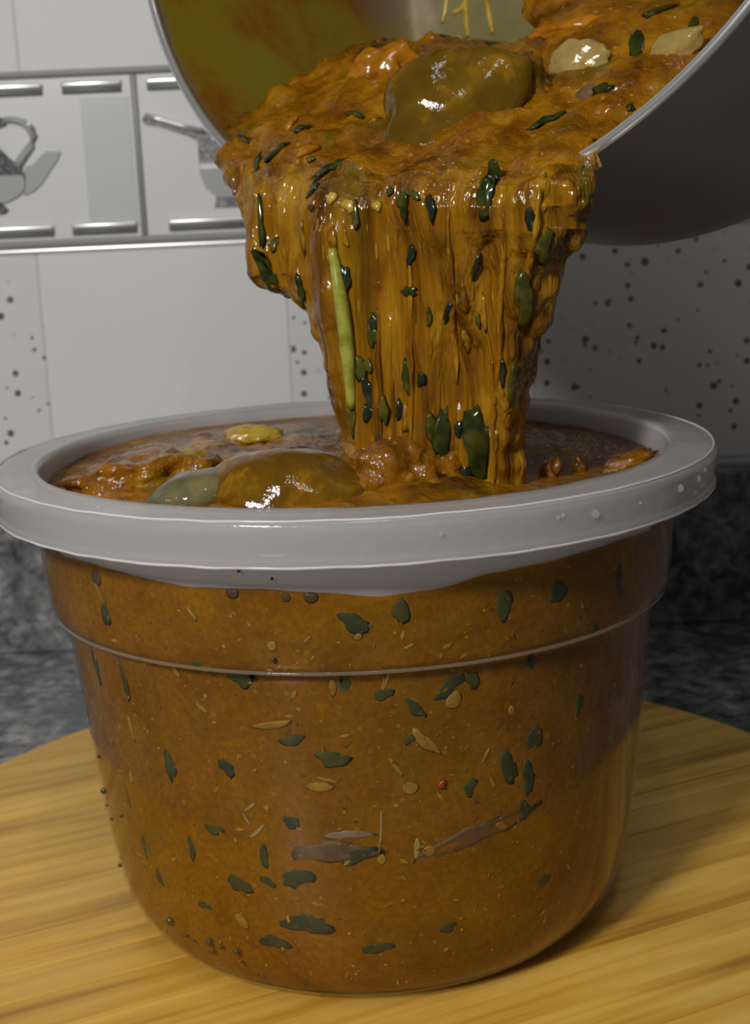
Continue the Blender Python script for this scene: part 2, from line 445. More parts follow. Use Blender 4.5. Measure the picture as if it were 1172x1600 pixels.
# ================================================================== tub
TUB = [(.0605, .0002), (.0635, .0008), (.0665, .0025), (.0694, .0053), (.0718, .0088), (.0736, .0128), (.0750, .0175), (.0765, .026),
       (.0779, .035), (.0803, .06), (.0826, .083), (.0837, .0925), (.0840, .0948), (.0848, .0956), (.0866, .0961), (.0873, .0970), (.0877, .0990),
       (.0884, .105), (.0891, .115), (.0894, .122), (.0896, .1275)]
def prof_at(z, off):
    for (r0, z0), (r1, z1) in zip(TUB, TUB[1:]):
        if z <= z1: 
            t = (z - z0) / (z1 - z0); return r0 + (r1 - r0) * t - off
    return TUB[-1][0] - off
tub = empty('plastic_tub', (0, 0, 0))
tag(tub, 'clear round plastic tub with frosted wide rim, full of orange stew', 'tub')
outer = [(.0001, .0006)] + TUB
inner = [(max(r - .0004, .0001), z + (.0003 if z < .01 else 0)) for r, z in reversed(TUB)] + [(.0001, .0009)]
vs, fs = revolve(outer + inner, 192)
from_data('tub_body', vs, fs, M_clear, tub)
rimp = [(.0986, .1252), (.0988, .1248), (.0997, .1247), (.1000, .1252), (.0997, .1262), (.0996, .1275), (.1000, .1325), (.0999, .1341), (.0992, .1351),
        (.0980, .1353), (.0940, .1352), (.0905, .1356), (.0885, .1358), (.0876, .1352), (.0872, .134), (.0876, .1285), (.0879, .1262), (.0888, .1262), (.0886, .1290),
        (.0884, .1340), (.0905, .1344), (.0975, .1341), (.0988, .1332), (.0989, .1318), (.0986, .1275)]
vs, fs = revolve(rimp, 224, True)
vs = [(x, y, z + .00025 * noise.noise(Vector((x * 60, y * 60, z * 200))) + .0001 * noise.noise(Vector((x * 300, y * 300, 0)))) for x, y, z in vs]
from_data('tub_rim', vs, fs, M_frost, tub)
def ring(name, r, z, w, mat, wob):
    vs, fs = revolve([(r + w * math.cos(a), z + w * math.sin(a)) for a in [k * math.pi / 3 for k in range(6)]], 224, True)
    vs = [(x, y, z_ + wob * noise.noise(Vector((x * 120, y * 120, 0)))) for x, y, z_ in vs]
    from_data(name, vs, fs, mat, tub)
ring('rim_lower_bead_glint', .0996, .1248, .00045, M_rim_glint, .0003)  # paler plastic on the bead paints the light line along the lower edge
ring('rim_upper_glint', .0992, .1351, .00035, M_rim_glint, .0002)  # added pale ring, paints the highlight along the top edge
# ridge of the step; its pale haze paints the highlight line along it
vs, fs = revolve([(.0866 + .0005 * math.cos(a), .0963 + .0005 * math.sin(a)) for a in [k * math.pi / 4 for k in range(8)]], 192, True)
from_data('step_ridge', vs, fs, M_ridge, tub)

# ------------------------------------------------------------------ stew in the tub
WALLZ = [(-180, .1282), (-165, .1245), (-155, .1195), (-147, .1178), (-137, .1186), (-129, .1179), (-116, .1165), (-104, .1169), (-93, .1158), (-86, .1146),
         (-76, .1155), (-70, .1174), (-56, .1181), (-43, .1184), (-32, .1178), (-18, .122), (0, .1275), (40, .1295), (90, .1312), (140, .1318), (165, .1300), (180, .1282)]
def wall_z(deg):
    for (a, z), (b, y) in zip(WALLZ, WALLZ[1:]):
        if deg <= b:
            t = (deg - a) / (b - a); return z + (y - z) * t + .0004 * noise.noise(Vector((deg * .13, 3, 0)))
    return WALLZ[-1][1]
def g2(x, y, cx, cy, s): return math.exp(-((x - cx) ** 2 + (y - cy) ** 2) / (2 * s * s))
def top_z(x, y, deg, rr):
    """height of the stew surface; rr = fraction of the wall radius"""
    z = .1262
    z += .0052 * g2(x, y, -.016, -.018, .026) + .0035 * g2(x, y, -.052, .004, .022) + .0055 * g2(x, y, -.035, .045, .032)
    z += .0055 * g2(x, y, .018, -.018, .017) - .002 * g2(x, y, .06, .02, .03)  + .002 * g2(x, y, 0, .06, .03)
    rough = .35 + .65 * min(1, max(0, (.035 - x) / .03)) 
    rough *= 1 if y < .04 else .5
    z += rough * (.0022 * fb((x, y, 0), .014, 2, 1) + .0011 * abs(fb((x, y, 0), .006, 2, 2)))
    e = max(0, (rr - .80) / .20); e = e * e * (3 - 2 * e)
    return z + (wall_z(deg) - z) * e
NT = 256
SOFF = .0008
vs, fs = [], []
rows = [(.0001, .0012)] + [(max(r - SOFF, .01), max(z, .0013 if i == 0 else z + .0007)) for i, (r, z) in enumerate(TUB[:11])]
LOW = len(rows)
UP = 26
for r, z in rows:
    for k in range(NT):
        a = 2 * math.pi * k / NT - math.pi; vs.append((r * math.cos(a), r * math.sin(a), z))
z_lo = rows[-1][1]
for i in range(1, UP + 1):
    for k in range(NT):
        a = 2 * math.pi * k / NT - math.pi; zt = wall_z(math.degrees(a)); z = z_lo + (zt - z_lo) * i / UP
        r = prof_at(z, SOFF); vs.append((r * math.cos(a), r * math.sin(a), z))
TOP = 64
for i in range(1, TOP + 1):
    q = 1 - (i / TOP) ** 1.0 * .998
    q = q if i > 1 else .992
    for k in range(NT):
        a = 2 * math.pi * k / NT - math.pi; dg = math.degrees(a); r0 = prof_at(wall_z(dg), SOFF) * q
        x, y = r0 * math.cos(a), r0 * math.sin(a); vs.append((x, y, top_z(x, y, dg, q)))
NR = LOW + UP + TOP
for i in range(NR - 1):
    for k in range(NT):
        k2 = (k + 1) % NT; fs.append((i * NT + k, i * NT + k2, (i + 1) * NT + k2, (i + 1) * NT + k))
fs.append(tuple(range(NT))[::-1]); fs.append(tuple((NR - 1) * NT + k for k in range(NT)))
stew = from_data('stew', vs, fs, M_stew)
stew.data.materials.append(M_lump)
for p in stew.data.polygons:
    if p.index >= (LOW + UP - 1) * NT and p.index < (NR - 1) * NT: p.material_index = 1
stew.data.polygons[len(fs) - 1].material_index = 1
tag(stew, 'orange brown stew with green herbs filling the clear plastic tub', 'stew')
bvh_stew = BVHTree.FromPolygons([Vector(v) for v in vs], fs)

# frosted dry inside of the tub above the stew
vs, fs = [], []
N = 192; MR = 5
for i in range(MR):
    for k in range(N):
        a = 2 * math.pi * k / N - math.pi; zt = wall_z(math.degrees(a)) - .0004; z = zt + (.1345 - zt) * i / (MR - 1)
        r = prof_at(min(z, .127), .0012) ; vs.append((r * math.cos(a), r * math.sin(a), z))
for i in range(MR):
    for k in range(N):
        x, y, z = vs[(MR - 1 - i) * N + k]; s = 1 - .0006 / math.hypot(x, y); vs.append((x * s, y * s, z))
for i in range(2 * MR - 1):
    for k in range(N):
        k2 = (k + 1) % N; fs.append((i * N + k, i * N + k2, (i + 1) * N + k2, (i + 1) * N + k))
from_data('tub_inner_wall', vs, fs, M_frosti, tub)

# ------------------------------------------------------------------ flakes on a surface
def frame_at(hit, nrm):
    n = nrm.normalized()
    rt = Vector((1, 0, 0)); rt = (rt - n * rt.dot(n)).normalized(); up = n.cross(rt).normalized()
    if up.z < 0 and abs(up.z) > .2: up = -up
    return rt, up, n
def flake(name, bvh, u, v, L, W, ang, mat, parent, lift=.0003, thick=.0005, shape='leaf', seed=0, curl=0, label=None, only=None):
    d = ray(u, v).normalized(); h, nr, idx, dist = bvh.ray_cast(CAM, d)
    if h is None: return None
    if nr.dot(d) > 0: nr = -nr
    s = dist / FPX * (1.0)
    rt, up, n = frame_at(h, nr)
    fore = max(.35, abs(n.dot(d)))
    rs = random.Random(seed * 977 + int(u * 13 + v * 7))
    L, W = L * s * .56, W * s * .62
    c, si = math.cos(R(ang)), math.sin(R(ang))
    NP = 18 if shape == 'leaf' else 10
    outl = []; ph = rs.uniform(0, 6)
    for k in range(NP):
        q = 2 * math.pi * k / NP
        if shape == 'leaf':
            rad = 1 + rs.uniform(-.16, .16) + .22 * math.sin(2 * q + ph) + .14 * math.sin(3 * q + ph * 2); x, y = L * math.cos(q) * rad, W * math.sin(q) * (1 - .12 * abs(math.cos(q))) * rad
        elif shape == 'round': x, y = L * math.cos(q), W * math.sin(q)
        else:
            rad = 1 + rs.uniform(-.1, .1); x, y = L * math.cos(q) * rad, W * math.sin(q) * rad
        y += curl * L * ((x / L) ** 2 - .3)
        outl.append((x * c - y * si, x * si + y * c))
    def P(x, y, hgt):
        p = h + rt * x + up * y
        if name == 'herb_leaf' and bvh is not bvh_stew:      # a soft leaf bridges the small folds below it
            q = bvh.ray_cast(p + n * .006, -n, .012)
            return p + n * ((q[0] - p).dot(n) * .55 if q[0] is not None else 0) + n * (hgt + .0004)
        # follow the curved surface
        q = bvh.find_nearest(p)
        if q[0] is not None and (q[0] - p).length < .004: 
            nn = q[1] if q[1].dot(n) > 0 else -q[1]
            return q[0] + nn * hgt
        return p + n * hgt
    vs = [P(x, y, lift * .2) for x, y in outl] + [P(x * .72, y * .72, lift + thick * .8) for x, y in outl]
    cx, cy = sum(x for x, _ in outl) / NP * .5, sum(y for _, y in outl) / NP * .5
    vs.append(P(cx, cy, lift + thick))
    fs = [(k, (k + 1) % NP, NP + (k + 1) % NP, NP + k) for k in range(NP)] + [(NP + k, NP + (k + 1) % NP, 2 * NP) for k in range(NP)]
    fs.append(tuple(range(NP))[::-1])
    o = from_data(name, [Vector(p) for p in vs], fs, mat, parent)
    bm = bmesh.new(); bm.from_mesh(o.data); bmesh.ops.recalc_face_normals(bm, faces=bm.faces); bm.to_mesh(o.data); bm.free()
    return o

LEAVES = [(555,975,48,26,-20),(627,955,22,42,0),(788,945,24,46,10),(872,925,38,24,25),(968,905,18,50,10),(150,1040,18,52,10),(195,1065,16,46,10),
 (375,1060,30,26,0),(395,1052,14,40,0),(538,1060,20,36,0),(705,1072,50,24,30),(738,1062,22,28,0),(830,1030,20,24,0),(455,1157,42,14,5),(265,1196,18,50,15),
 (355,1200,22,28,10),(520,1187,52,22,5),(640,1156,18,13,0),(650,1108,40,14,-40),(836,1152,24,40,0),(795,1200,28,46,10),(826,1215,24,46,0),(735,1230,20,26,0),
 (820,1265,18,26,0),(335,1296,30,15,-5),(455,1285,26,16,-55),(413,1338,13,30,8),(375,1382,34,24,-35),(418,1377,22,14,-35),(465,1372,42,30,0),(562,1337,46,24,20),
 (250,1372,24,15,-50),(225,1322,10,30,20),(200,1246,10,26,15),(320,1415,20,12,0),(480,1445,60,34,0),(430,1472,40,22,0),(590,1482,42,16,0),(300,1328,12,30,0),
 (345,900,20,16,0),(165,960,16,40,10),(600,1085,26,18,0),(905,1100,14,34,0),(850,1375,26,14,20),(700,1450,26,14,0),(930,985,14,30,0),(310,1040,20,14,0)]
for i, (u, v, L, W, a) in enumerate(LEAVES):
    m = M_leafd if (v > 1300 or i % 5 == 0) else M_leaf
    flake('herb_leaf', bvh_stew, u, v, L, W, a, m, stew, .00004, .0001, 'leaf', i)
FIB = [(425,1133,68,11,12,0),(662,1158,52,14,-55,0),(677,1166,40,8,-55,0),(620,1200,38,7,-60,0),(315,1107,24,7,-30,0),(205,1140,42,9,-75,0),(275,1050,22,9,-60,0),
 (152,920,54,8,-60,0),(595,1302,76,4,84,1),(652,1325,36,9,85,1),(770,1222,26,5,-70,0),(402,1300,36,6,45,1),(500,1230,42,15,0,0),(512,1219,36,5,-15,0),(378,1440,30,15,-50,0),
 (603,1060,40,9,75,0),(710,1095,30,22,60,0),(642,1232,26,18,0,0),(425,1010,16,16,0,0),(520,1075,12,26,0,0),(205,1215,12,20,0,0),(672,1330,20,16,0,0),(597,1343,14,16,0,0),
 (390,1262,24,5,40,1),(385,1280,20,4,-60,1),(800,1110,12,14,0,0),(560,995,14,10,30,0),(700,1010,16,7,20,0),(480,1000,18,6,45,0),(300,960,26,6,-50,0),(640,1010,18,6,20,0),
 (760,1180,26,5,60,0),(785,1290,12,20,60,0),(540,1150,16,6,10,0),(460,1085,16,7,60,0)]
for i, (u, v, L, W, a, k) in enumerate(FIB):
    flake('pepper_shred' if W > 12 else 'vegetable_shred', bvh_stew, u, v, L, W, a, M_fibrew if k else M_fibred, stew, .00006, .00012, 'fibre', i, .06)
flake('pepper_shred', bvh_stew, 690, 1225, 16, 12, 0, M_red, stew)
for i, (u, v, s) in enumerate([(363,923,20),(447,931,14),(486,929,22),(150,886,26),(640,905,8),(420,905,7)]):
    flake('air_bubble', bvh_stew, u, max(v, 900) + 3, s, s * .9, 0, M_bubble, stew, .00004, .00015, 'round', i)
# meat pressed against the wall of the tub
def lens_chunk(u, v, L, W, a, mat, label, group=None):
    o = flake('meat_chunk', bvh_stew, u, v, L, W, a, mat, None, .00003, .00012, 'leaf', 5)
    tag(o, label, 'meat', group); return o
lens_chunk(545, 1305, 66, 15, 2, leaf_mat('meat_white', (.20, .13, .07), (.26, .18, .11), .6), 'small pale grey meat piece seen through the lower front of the tub')
lens_chunk(525, 1332, 110, 34, 0, M_meatg, 'grey brown meat slice just below the pale piece inside the tub')
lens_chunk(745, 1305, 170, 34, 12, leaf_mat('meat_brown', (.105, .050, .010), (.145, .072, .022), .7), 'long dark grey meat strip rising to the right inside the tub')
# tiny flecks against the wall: uncountable
bm = bmesh.new()
rs = random.Random(3)
for _ in range(2200):
    a = rs.uniform(-math.pi, math.pi); z = rs.uniform(.008, .116); r = prof_at(z, SOFF) + .00005
    if z > wall_z(math.degrees(a)) - .002: continue
    s = rs.choice((.0002, .0003, .0003, .0005)); th = rs.uniform(0, 6)
    c = Vector((r * math.cos(a), r * math.sin(a), z)); tx = Vector((-math.sin(a), math.cos(a), 0)); tz = Vector((0, 0, 1)); n = Vector((math.cos(a), math.sin(a), 0))
    ln = rs.choice((1, 1, 1.6, 3))
    A = tx * math.cos(th) + tz * math.sin(th); Bv = tz * math.cos(th) - tx * math.sin(th)
    q = [bm.verts.new(c + A * s * ln), bm.verts.new(c + Bv * s), bm.verts.new(c - A * s * ln), bm.verts.new(c - Bv * s)]; tp = bm.verts.new(c + n * .0002)
    for k in range(4):
        f = bm.faces.new((q[k], q[(k + 1) % 4], tp)); f.material_index = 0
M_bits = MT('spice_flecks'); co = M_bits.coord()
M_bits.base(M_bits.ramp(M_bits.vor(co, 300, 'Color'), [(.2, (.10, .05, .004)), (.45, (.27, .12, .005)), (.8, (.40, .22, .014))])); M_bits.set(Roughness=.4)
fl = from_bm('spice_flecks', bm, M_bits.m, stew); tag(fl, kind='stuff')

# ------------------------------------------------------------------ chunks
def chunk_mesh(size, seed, rough=.12, sub=4, freq=1.3):
    bm = bmesh.new(); bmesh.ops.create_icosphere(bm, subdivisions=sub, radius=1)
    for v in bm.verts:
        p = v.co.copy(); k = 1 + rough * 2 * noise.noise(p * freq + Vector((seed * 7.1, seed * 2.3, 0))) + rough * .7 * noise.noise(p * freq * 3.1 + Vector((seed, 9, 0)))
        v.co = Vector((p.x * size[0], p.y * size[1], p.z * size[2])) * k
    return bm
def chunk(name, loc, size, rot, mat, seed, rough=.12, freq=1.3, sub=4, parent=None):
    bm = chunk_mesh(size, seed, rough, sub, freq)
    o = from_bm(name, bm, mat, parent); o.location = loc; o.rotation_euler = rot; return o
def hit(bvh, u, v):
    h = bvh.ray_cast(CAM, ray(u, v).normalized()); return h[0], h[3]
def wet_chunk_mat(name, c1, c2, scale, orange=.4):
    t = MT(name); co = t.coord()
    c = t.ramp(t.noise(co, scale, 3, .6), [(.35, c1), (.65, c2)])
    c = t.mix(t.ramp(t.noise(co, scale * 1.7, 3, .7, .6), [(.52, 0.0), (.68, orange)]), c, (.40, .18, .006))
    t.base(c); t.set(Roughness=.1); t.b.inputs['IOR'].default_value = 1.45; t.bump(t.noise(co, 420, 3, .6), .3, .0007); return t.m
M_big = wet_chunk_mat('meat_glossy_olive', (.12, .055, .002), (.18, .088, .004), 60, .6)
M_gry = wet_chunk_mat('meat_glossy_grey', (.10, .095, .045), (.19, .17, .08), 90, .3)
c1 = chunk('meat_chunk', on_y(456, 772, -.034) + Vector((0, .0, -.003)), (.0245, .018, .0148), (0, R(6), 0), M_big, 3, .06, 1.1)
tag(c1, 'large smooth olive brown meat chunk at the front of the stew in the tub', 'meat')
c2 = chunk('meat_chunk', on_y(302, 778, -.036), (.0135, .009, .0068), (0, R(-14), R(10)), M_gry, 5, .08)
tag(c2, 'grey green rolled piece lying left of the large chunk in the tub', 'meat')
c3 = chunk('vegetable_piece', on_y(397, 679, .03), (.009, .006, .0028), (0, 0, R(-8)), M_fibre, 8, .15)
tag(c3, 'small flat yellow piece on the stew behind the large chunk in the tub', 'vegetable')
c4 = chunk('vegetable_piece', on_y(304, 727, -.005), (.0068, .006, .0046), (0, R(15), 0), wet_chunk_mat('yellow_lump', (.30, .17, .008), (.42, .26, .02), 120), 9, .12)
tag(c4, 'rounded yellow lump on the left of the stew in the tub', 'vegetable')
c5 = chunk('meat_chunk', on_y(622, 752, -.03), (.0155, .012, .0105), (0, R(12), 0), M_lump, 12, .26, 2.2)
tag(c5, 'rough orange lump beside the falling stew in the tub', 'meat')
c6 = chunk('meat_chunk', on_y(225, 750, -.012), (.020, .014, .0072), (0, R(-6), 0), M_lump, 14, .2, 2.0)
tag(c6, 'low orange lump near the left wall of the tub', 'meat')
for i, (u, v, y, s) in enumerate([(858, 752, -.012, (.0026, .0026, .0066)), (905, 745, .0, (.002, .002, .0058)), (985, 722, -.005, (.0075, .004, .0022)), (884, 768, -.01, (.006, .003, .0025))]):
    chunk('splash', on_y(u, v, y), s, (0, R(10 - 13 * i), 0), M_lump, 20 + i, .3, 2.2, 3, stew)

# ================================================================== pot
PC = Vector((.0333, .0130, .3246)); PAZ, PEL, PR = R(-43), R(11), .1303
pn = Vector((math.cos(PEL) * math.sin(PAZ), -math.cos(PEL) * math.cos(PAZ), math.sin(PEL)))   # out of the mouth
pa = Vector((math.cos(PAZ), math.sin(PAZ), 0)); pb = pn.cross(pa).normalized()
if pb.z < 0: pb = -pb
PD = .125; TAPER = .085
def pot_r(d): return PR - TAPER * d
pot = empty('cooking_pot', PC)
pot.matrix_world = Matrix(((pa.x, pb.x, pn.x, PC.x), (pa.y, pb.y, pn.y, PC.y), (pa.z, pb.z, pn.z, PC.z), (0, 0, 0, 1)))
tag(pot, 'dull aluminium cooking pot tipped on its side pouring stew into the tub', 'pot')
prof = [(pot_r(0), 0), (pot_r(.05), -.05), (pot_r(.1), -.1), (pot_r(.112), -.112), (pot_r(.12) - .004, -.120), (pot_r(.125) - .013, -.125), (.0001, -.1255)]
TH = .0016
prin = [(.0001, -.1255 + TH), (pot_r(.125) - .0135, -.125 + TH), (pot_r(.12) - .0055, -.119), (pot_r(.112) - TH, -.112), (pot_r(.1) - TH, -.1), (pot_r(.05) - TH, -.05), (pot_r(0) - TH, 0)]
# exterior
vs, fs = revolve(prof, 192); from_data('pot_wall', vs, fs, M_pot, pot)
# interior with dried stew film
t = MT('pot_inside'); co = t.coord()
n1 = t.noise(co, 17, 5, .65, .5); n2 = t.noise(co, 60, 4, .6)
sp = t.n('ShaderNodeSeparateXYZ'); tc = t.n('ShaderNodeTexCoord'); t.l(tc.outputs['Object'], sp.inputs[0])
film = t.ramp(t.math('MULTIPLY_ADD', n2, .35, t.math('MULTIPLY', n1, .75)), [(.40, (.20, .165, .005)), (.54, (.22, .145, .004)), (.64, (.21, .075, .0015)), (.76, (.11, .034, .001))])
metal = t.ramp(n2, [(.3, (.20, .17, .11)), (.7, (.30, .26, .20))])
depth = t.math('MULTIPLY', sp.outputs['Z'], -1)
# film coats the left wall, thins near the mouth and on the bottom
edge = t.math('ADD', depth, t.math('MULTIPLY_ADD', n2, .02, -.010))
m_in = t.n('ShaderNodeMapRange'); t.l(edge, m_in.inputs[0]); m_in.inputs[1].default_value = -.004; m_in.inputs[2].default_value = .006
m_out = t.n('ShaderNodeMapRange'); t.l(t.math('ADD', depth, t.math('MULTIPLY_ADD', n1, .06, -.03)), m_out.inputs[0]); m_out.inputs[1].default_value = .098; m_out.inputs[2].default_value = .122
m_out.inputs[3].default_value = 1; m_out.inputs[4].default_value = .22
mask = t.math('MULTIPLY', m_in.outputs[0], m_out.outputs[0])
t.base(t.mix(mask, metal, film)); 
t.l(t.math('MULTIPLY_ADD', mask, -.55, .55), t.b.inputs['Metallic']); t.set(Roughness=.38); t.bump(n2, .25, .001)
vs, fs = revolve(prin, 192); from_data('pot_inside', vs, fs, t.m, pot)
vs, fs = revolve([(pot_r(0) - .0008 + .0015 * math.cos(a), .0003 + .0013 * math.sin(a)) for a in [k * math.pi / 4 for k in range(8)]], 224, True)
from_data('pot_rim', vs, fs, M_rim, pot)

def to_pot(p):
    q = p - PC; return Vector((q.dot(pa), q.dot(pb), q.dot(pn)))
def clamp_pot(p, gap=.0022):
    q = to_pot(p)
    if q.z < .0005:
        rr = math.hypot(q.x, q.y); rm = pot_r(-min(q.z, 0)) - TH - gap
        if rr > rm and rr < rm + .02 and q.z > -.12:
            k = rm / rr; q = Vector((q.x * k, q.y * k, q.z))
        if q.z < -.1215: q.z = -.1215
        return PC + pa * q.x + pb * q.y + pn * q.z
    return p

# ------------------------------------------------------------------ poured stew
#       y    L    R   setback yaw front back
ROWS = [(66, 600, 960, .084, 43, .005, .03), (84, 545, 1020, .072, 43, .009, .03), (110, 505, 1055, .060, 43, .012, .03), (135, 465, 1058, .049, 43, .014, .03),
        (160, 425, 1040, .038, 43, .015, .03), (195, 385, 1000, .026, 43, .016, .024), (225, 366, 955, .014, 43, .016, .016), (250, 368, 942, .003, 43, .015, .010),
        (285, 376, 932, -.006, 42, .014, .005), (320, 383, 926, -.010, 40, .013, .005), (360, 387, 920, -.011, 38, .013, .006), (400, 392, 906, -.011, 34, .013, .007),
        (428, 398, 888, -.011, 32, .013, .007), (446, 428, 880, -.011, 31, .013, .007), (466, 452, 870, -.011, 30, .013, .008), (490, 480, 860, -.011, 28, .013, .008),
        (508, 500, 853, -.011, 27, .013, .008), (540, 511, 845, -.011, 25, .013, .008), (580, 520, 837, -.011, 22, .013, .008), (620, 527, 829, -.011, 20, .013, .008),
        (660, 533, 822, -.011, 18, .013, .008), (700, 540, 817, -.011, 16, .014, .009), (740, 548, 815, -.011, 15, .014, .010), (790, 556, 816, -.010, 14, .016, .011), (830, 540, 830, -.010, 14, .017, .012)]
LIP = Vector((.016, -.006, .197))
back = Vector((-pn.x, -pn.y, 0)).normalized()
vs, fs = [], []
NV, NA = 230, 200
y0, y1 = ROWS[0][0], ROWS[-1][0]
for i in range(NV):
    yv = y0 + (y1 - y0) * i / (NV - 1)
    L, Rr, sb, yaw, tf, tb = lerp_rows(ROWS, yv)
    # ragged tear on the hanging left flap and the right edge
    L += 5 * noise.noise(Vector((yv * .05, 1, 0))); Rr += 5 * noise.noise(Vector((yv * .045, 7, 0)))
    O = LIP + back * sb
    a = Vector((math.cos(R(yaw)), -math.sin(R(yaw)), 0)); nn = Vector((-math.sin(R(yaw)), -math.cos(R(yaw)), 0))
    A, B = on_plane(L, yv, O, nn), on_plane(Rr, yv, O, nn)
    C = (A + B) / 2; hw = (B - A).length / 2; ax = (B - A).normalized()
    for k in range(NA):
        q = 2 * math.pi * k / NA; c, s = math.cos(q), math.sin(q)
        cc = math.copysign(abs(c) ** .8, c); ss = math.copysign(abs(s) ** .8, s)
        # front = positive s along nn
        d = nn * (ss * (tf if s > 0 else tb))
        vs.append(C + ax * hw * cc + d)
for i in range(NV - 1):
    for k in range(NA):
        k2 = (k + 1) % NA; fs.append((i * NA + k, i * NA + k2, (i + 1) * NA + k2, (i + 1) * NA + k))
fs.append(tuple(range(NA))); fs.append(tuple((NV - 1) * NA + k for k in range(NA))[::-1])
me = bpy.data.meshes.new('tmp'); me.from_pydata([tuple(v) for v in vs], [], fs); me.update()
bm = bmesh.new(); bm.from_mesh(me); bmesh.ops.recalc_face_normals(bm, faces=bm.faces); bm.normal_update()
nrm = [v.normal.copy() for v in bm.verts]; bm.free()
out = []
for i, v in enumerate(vs):
    row = i // NA; yv = y0 + (y1 - y0) * row / (NV - 1)
    st = min(1, max(0, (yv - 250) / 110))         # 0 = lumpy in the pot, 1 = falling streaks
    P3 = v
    lump = .0036 * fb(P3, .015, 2, 3) + .0022 * abs(fb(P3, .006, 2, 4)) + .0013 * abs(fb(P3, .0034, 2, 6))
    S = Vector((P3.x, P3.y, P3.z * .12))
    S2 = Vector((P3.x, P3.y, P3.z * .05))
    strk = .0046 * fb(S, .017, 2, 5) + .0011 * fb(S, .006, 2, 7) + .0003 * fb(S2, .0024, 1, 9) + .0012 * fb((P3.x, P3.y, P3.z * .28), .0045, 2, 12) + .0016 * fb((P3.x, P3.y, P3.z * .5), .011, 2, 10)
    d = lump * (1 - st) + strk * st
    p = clamp_pot(v + nrm[i] * d)
    out.append(p)
pour = from_data('pouring_stew', out, fs, M_pour)
pour.data.materials.append(M_lump)
lumpfaces = int((262 - y0) / (y1 - y0) * NV) * NA
for p in pour.data.polygons:
    if p.index < lumpfaces or p.index == len(fs) - 2: p.material_index = 1
tag(pour, 'thick orange stew sliding over the pot lip and falling into the tub', 'stew')
bvh_p = BVHTree.FromPolygons(out, fs)
# bank of stew left along the right wall of the pot
def pot_bank():
    vs, fs = [], []; nu, nv = 60, 40
    rows = [(-46, 835, 1165, .090), (-10, 822, 1160, .082), (25, 815, 1148, .073), (60, 850, 1115, .062), (100, 850, 1085, .05), (140, 850, 1050, .040), (170, 840, 1030, .040), (205, 830, 990, .036)]
    for j in range(nv):
        yv = rows[0][0] + (rows[-1][0] - rows[0][0]) * j / (nv - 1); L, Rr, sb = lerp_rows(rows, yv)
        L += 12 * noise.noise(Vector((yv * .04, 4, 2)))
        for side in (0, 1):
            for i in range(nu):
                u = L + (Rr + 40 - L) * i / (nu - 1); nn = Vector((-math.sin(R(43)), -math.cos(R(43)), 0))
                p = on_plane(u, yv, LIP + back * sb, nn)
                e = math.sin(math.pi * min(1, max(0, i / (nu - 1)))) ** .5
                if side == 0: p += nn * (.010 * e + .0035 * fb(p, .012, 2, 21) + .0018 * abs(fb(p, .005, 2, 22)))
                else: p += back * .045 * e
                vs.append(clamp_pot(p))
    for j in range(nv - 1):
        r0, r1 = j * 2 * nu, (j + 1) * 2 * nu
        for i in range(nu - 1):
            fs.append((r0 + i, r0 + i + 1, r1 + i + 1, r1 + i)); fs.append((r0 + nu + i, r1 + nu + i, r1 + nu + i + 1, r0 + nu + i + 1))
        fs.append((r0, r1, r1 + nu, r0 + nu)); fs.append((r0 + nu - 1, r0 + 2 * nu - 1, r1 + 2 * nu - 1, r1 + nu - 1))
    for r0, fl in ((0, 1), ((nv - 1) * 2 * nu, 0)):
        for i in range(nu - 1):
            f = (r0 + i, r0 + nu + i, r0 + nu + i + 1, r0 + i + 1); fs.append(f if fl else f[::-1])
    o = from_data('stew_bank', vs, fs, M_lump, pour); return o, BVHTree.FromPolygons(vs, fs)
bank, bvh_b = pot_bank()
# strands of falling sauce
rs = random.Random(11)
STR = [(640, 400, 700), (700, 330, 600), (790, 330, 640), (850, 270, 480), (770, 560, 780), (590, 480, 700)]
for u, va, vb in STR:
    pts, rad = [], []; n = 16; dr = rs.uniform(-18, 18) - (u - 680) * .12
    for k in range(n):
        t_ = k / (n - 1); uu = u + dr * t_ + 2 * math.sin(k * .9 + u); vv = va + (vb - va) * t_
        h = bvh_p.ray_cast(CAM, ray(uu, vv).normalized())
        if h[0] is None: continue
        pts.append(h[0] - h[1] * 0 + (CAM - h[0]).normalized() * .0002); rad.append(rs.uniform(.0007, .0013) * (math.sin(math.pi * min(.97, max(.03, t_))) ** .6))
    if len(pts) > 5:
        for _ in range(2): pts = [pts[0]] + [(pts[i - 1] + pts[i] * 2 + pts[i + 1]) / 4 for i in range(1, len(pts) - 1)] + [pts[-1]]
        vs, f2 = tube(pts, rad, 8); from_data('stew_strand', vs, f2, M_strand, pour)
